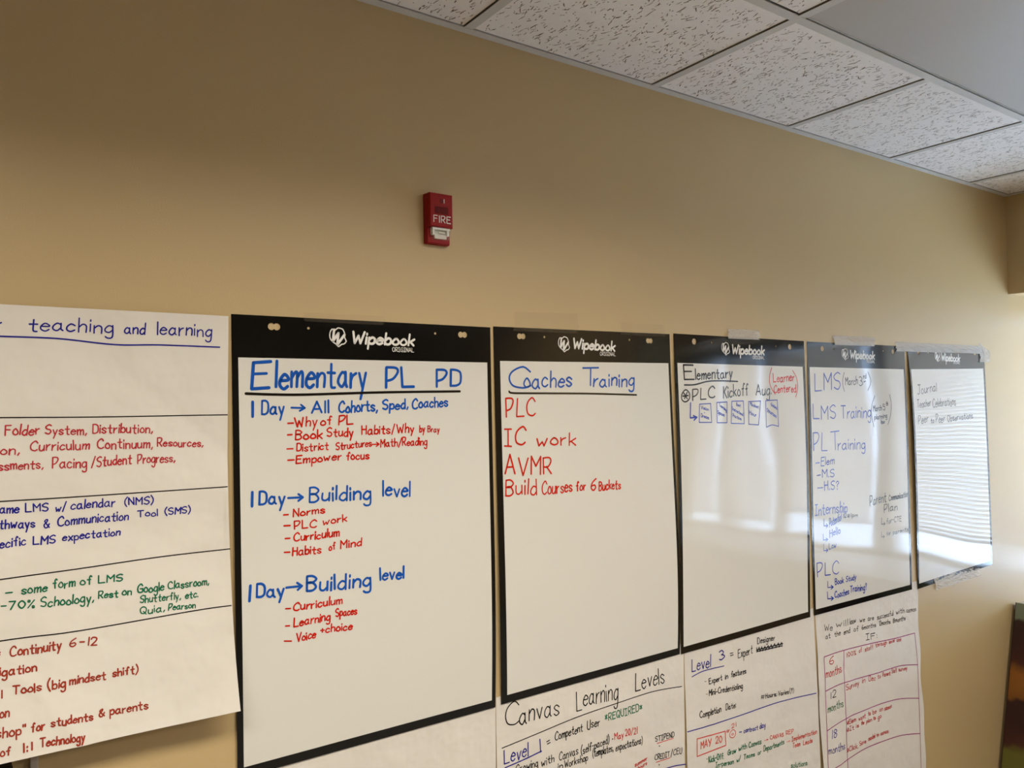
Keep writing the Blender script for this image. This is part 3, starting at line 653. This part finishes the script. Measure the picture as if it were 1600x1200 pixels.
# ------------------------------------------------------------------ tape
def tape(quad, label, m, off=.0045, seed=0, nx=14, nz=5, amp=.0006, group='strips of clear tape holding the sheets'):
    r = random.Random(seed); a, b, c, d = [wall(*q, off) for q in quad]      # tl tr br bl
    V, Fc = [], []
    for j in range(nz+1):
        for i in range(nx+1):
            u, v = i/nx, j/nz
            X = (a[0]*(1-u)+b[0]*u)*(1-v)+(d[0]*(1-u)+c[0]*u)*v; Z = (a[1]*(1-u)+b[1]*u)*(1-v)+(d[1]*(1-u)+c[1]*u)*v
            if i in (0, nx): X += r.uniform(-.004, .004)
            V.append((X, -(off*(.15+.85*min(1, v*1.8)) if quad[0][1] < quad[3][1] and off > .004 else off)-r.uniform(0, amp), Z))
    for j in range(nz):
        for i in range(nx): k = j*(nx+1)+i; Fc.append((k, k+nx+1, k+nx+2, k+1))
    o = mesh_obj('tape_strip', V, Fc, m); rehome(o, (d[0], 0, d[1])); tag(o, label, 'tape', group)
    md = o.modifiers.new('thickness', 'SOLIDIFY'); md.thickness = .00006; md.offset = -1
    return o
tape(((474, 488), (602, 494), (601, 508), (475, 502)), 'clear tape over the top edge of the sheet titled Elementary PL PD', M_tape, seed=1, amp=.0002)
tape(((803, 486.5), (903, 490), (903, 521), (803, 517)), 'clear tape over the top edge of the Coaches Training sheet, left of its two strips', M_tape, seed=2, amp=.0002)
tape(((971, 504), (1038, 507), (1038, 526), (971, 523)), 'clear tape over the top edge of the Coaches Training sheet, right of its two strips', M_tape, seed=3, amp=.0002)
tape(((1138, 513.5), (1187, 516), (1186, 531), (1137, 529)), 'crinkled clear tape above the sheet with the five small boxes', M_tapec, seed=4, nx=24, nz=10, amp=.0022)
tape(((1302, 524), (1369, 527), (1365, 541), (1305, 539)), 'whitish clear tape above the LMS Training sheet with a folded right end', M_tapec, seed=5, amp=.0012)
tape(((1400, 534), (1531, 540), (1535, 553), (1400, 549)), 'long clear tape across the top of the rightmost bordered sheet', M_tapec, seed=6, nx=24, nz=8, amp=.0018)
tape(((1531, 536), (1547, 548), (1546, 566), (1531, 566)), 'crumpled clear tape at the top right corner of the rightmost sheet', M_tapec, seed=7, nx=8, nz=8, amp=.003)
tape(((1459, 902), (1530, 884), (1531, 899), (1462, 922)), 'crumpled clear tape under the bottom edge of the rightmost sheet', M_tapec, seed=8, nx=26, nz=10, amp=.004)
# ------------------------------------------------------------------ fire alarm
fx0, fz1 = wall(660.5, 303.5); _, fz0 = wall(661, 381.5); DEP = .030
fx1 = wall(708.5, 345, DEP)[0]; fw_ = fx1-fx0
fa = empty('fire_alarm', (fx0+fw_/2, 0, fz0), 'red wall-mounted fire alarm strobe with white lettering and clear lens', 'fire alarm')
boxes('back_box', [(fx0, fx1, -.012, 0, fz0, fz1)], M_red, fa, .002)
# housing: shallow lower shelf, deeper upper body
zl = fz0+.036
hb = boxes('housing', [(fx0+.001, fx1-.001, -DEP, -.0115, zl, fz1-.001)], M_red, fa)
bm = bmesh.new(); bm.from_mesh(hb.data)
bmesh.ops.bevel(bm, geom=[e for e in bm.edges if all(v.co.y < -.02 for v in e.verts)], offset=.004, segments=3, affect='EDGES', profile=.6)
bm.to_mesh(hb.data); bm.free()
boxes('lower_shelf', [(fx0+.001, fx1-.003, -DEP+.012, -.0115, fz0+.001, zl)], M_red, fa, .002)
gl = []
for k in range(13): x = fx0+.013+k*(fw_-.026)/13; gl.append((x, x+.0018, -DEP-.0008, -DEP+.001, fz1-.047, fz1-.031))
boxes('sounder_grille', gl, M_redd, fa)
boxes('panel_seam', [(fx0+.006, fx1-.006, -DEP-.0002, -DEP+.001, fz1-.0275, fz1-.0268)], M_redd, fa)
ik = Ink(lambda X, Z: -DEP-.0006)
cx = fx0+fw_/2+.002; ik.text('F|RE', (cx-.0225, fz1-.0665), (cx+.0205, fz1-.0665), .0145, .0021, slant=0, jit=0, sx=2.6)
ik.build('lettering', M_fw, fa)['label'] = 'white letters reading FIRE'
boxes('screw_recess', [(cx-.005, cx+.004, -DEP-.0004, -DEP+.001, fz1-.0225, fz1-.0135)], M_redd, fa)
boxes('screw_slot', [(cx+.0035, cx+.0055, -DEP-.0012, -DEP+.001, fz1-.0225, fz1-.013)], M_fw, fa, .0004)
boxes('reflector', [(fx0+.008, fx1-.009, -DEP+.013, -DEP+.0115, fz0+.020, zl-.002), (fx0+.008, fx1-.009, -DEP+.001, -DEP+.012, zl-.006, zl-.002),
    (fx0+.0085, fx0+.014, -DEP+.003, -DEP+.012, fz0+.018, zl-.004), (fx1-.0155, fx1-.010, -DEP+.003, -DEP+.012, fz0+.018, zl-.004)], M_refl, fa)
boxes('flash_tube', [(cx-.009, cx+.009, -DEP+.004, -DEP+.008, fz0+.023, fz0+.0265)], M_bulb, fa, .001)
boxes('tube_holder', [(cx-.016, cx+.014, -DEP+.007, -DEP+.0115, fz0+.011, fz0+.021), ], M_fw, fa, .0006)
V = [(fx0+.006, -DEP-.0005, zl-.001), (fx1-.006, -DEP-.0005, zl-.001), (fx1-.010, -DEP+.003, fz0+.010), (fx0+.010, -DEP+.003, fz0+.010),
     (fx0+.006, -DEP+.0125, zl-.001), (fx1-.006, -DEP+.0125, zl-.001), (fx1-.010, -DEP+.0125, fz0+.008), (fx0+.010, -DEP+.0125, fz0+.008)]
mesh_obj('strobe_lens', V, [(0, 1, 2, 3), (0, 3, 7, 4), (1, 5, 6, 2), (3, 2, 6, 7), (0, 4, 5, 1)], M_lensc, fa)['label'] = 'clear plastic lens'
# ------------------------------------------------------------------ leaning canvas at the right
def paint():
    m = bpy.data.materials.new('abstract_paint'); m.use_nodes = True; nt = m.node_tree; b = nt.nodes['Principled BSDF']
    b.inputs['Roughness'].default_value = .45; tc = nt.nodes.new('ShaderNodeTexCoord'); sp = nt.nodes.new('ShaderNodeSeparateXYZ')
    n = nt.nodes.new('ShaderNodeTexNoise'); n.inputs['Scale'].default_value = 9; n.inputs['Detail'].default_value = 5
    nt.links.new(tc.outputs['Object'], n.inputs['Vector']); nt.links.new(tc.outputs['Object'], sp.inputs[0])
    a = nt.nodes.new('ShaderNodeMath'); a.operation = 'MULTIPLY_ADD'; a.inputs[1].default_value = .10; nt.links.new(n.outputs['Fac'], a.inputs[0])
    nt.links.new(sp.outputs['Z'], a.inputs[2])
    r = nt.nodes.new('ShaderNodeValToRGB'); r.color_ramp.interpolation = 'LINEAR'
    el = r.color_ramp.elements; el[0].position = 0; el[0].color = lin((98, 96, 30)); el[1].position = 1; el[1].color = lin((112, 120, 100))
    for p, c in ((.30, (96, 94, 30)), (.33, (62, 22, 14)), (.40, (44, 8, 6)), (.50, (40, 7, 6)), (.515, (120, 72, 14)), (.60, (138, 84, 18)),
                 (.64, (60, 18, 8)), (.70, (46, 9, 8)), (.80, (40, 9, 8)), (.812, (112, 120, 100))):
        e = el.new(p); e.color = lin(c)
    nt.links.new(a.outputs[0], r.inputs[0]); nt.links.new(r.outputs[0], b.inputs['Base Color'])
    bp = nt.nodes.new('ShaderNodeBump'); bp.inputs['Strength'].default_value = .5; bp.inputs['Distance'].default_value = .003
    nt.links.new(n.outputs['Fac'], bp.inputs['Height']); nt.links.new(bp.outputs[0], b.inputs['Normal']); return m
M_paint = paint()
M_side = mat('dark_canvas_edge', lin((52, 20, 16)), .7, .3)
cv = empty('painted_canvas', (3.46, -.45, FZ), 'dark red and gold abstract painted canvas leaning under the window at the right', 'painting')
TH = .026; ang = math.atan2(3.70-3.506, .668); Lc = .70+.15/math.cos(ang)
ca, sa = math.cos(ang), math.sin(ang)
def cvp(t, d, y): return (3.506-.15*math.tan(ang)+t*sa+d*ca, y, t*ca-d*sa+FZ)
Y0, Y1 = -.012, -.92
z_off = TH*sa
def cbox(name, t0, t1, d0, d1, ya, yb, m):
    V = [(p[0], p[1], p[2]+z_off) for p in (cvp(t, d, y) for t in (t0, t1) for d in (d0, d1) for y in (ya, yb))]
    return mesh_obj(name, V, [(0, 1, 3, 2), (4, 6, 7, 5), (0, 4, 5, 1), (2, 3, 7, 6), (0, 2, 6, 4), (1, 5, 7, 3)], m, cv)
cbox('stretched_canvas', 0, Lc, .002, TH, Y1, Y0, M_side)
cbox('painted_face', .001, Lc, 0, .002, Y1+.001, Y0-.003, M_paint)
# ------------------------------------------------------------------ low left: black screen edge and wall raceway
bx, bz = wall(25, 1189)
scn = empty('wall_screen', (bx-.4, 0, bz-.52), 'corner of a black wall-mounted screen below the leftmost paper', 'screen')
boxes('screen_body', [(bx-.82, bx-.006, -.028, 0, bz-.50, bz+.004)], M_dark, scn, .003)
boxes('bezel', [(bx-.82, bx-.006, -.034, -.028, bz-.012, bz+.004), (bx-.82, bx-.006, -.034, -.028, bz-.50, bz-.482),
                (bx-.022, bx-.006, -.034, -.028, bz-.482, bz-.012), (bx-.82, bx-.804, -.034, -.028, bz-.482, bz-.012)], M_dark, scn)
r0, r1 = wall(46, 1190)[0], wall(59, 1190)[0]
rc = boxes('cable_raceway', [(r0, r1, -.012, 0, FZ+.10, bz+.03)], M_race, None, .002); rehome(rc, ((r0+r1)/2, 0, FZ+.10))
tag(rc, 'narrow vertical cable raceway on the wall below the leftmost paper', 'raceway')
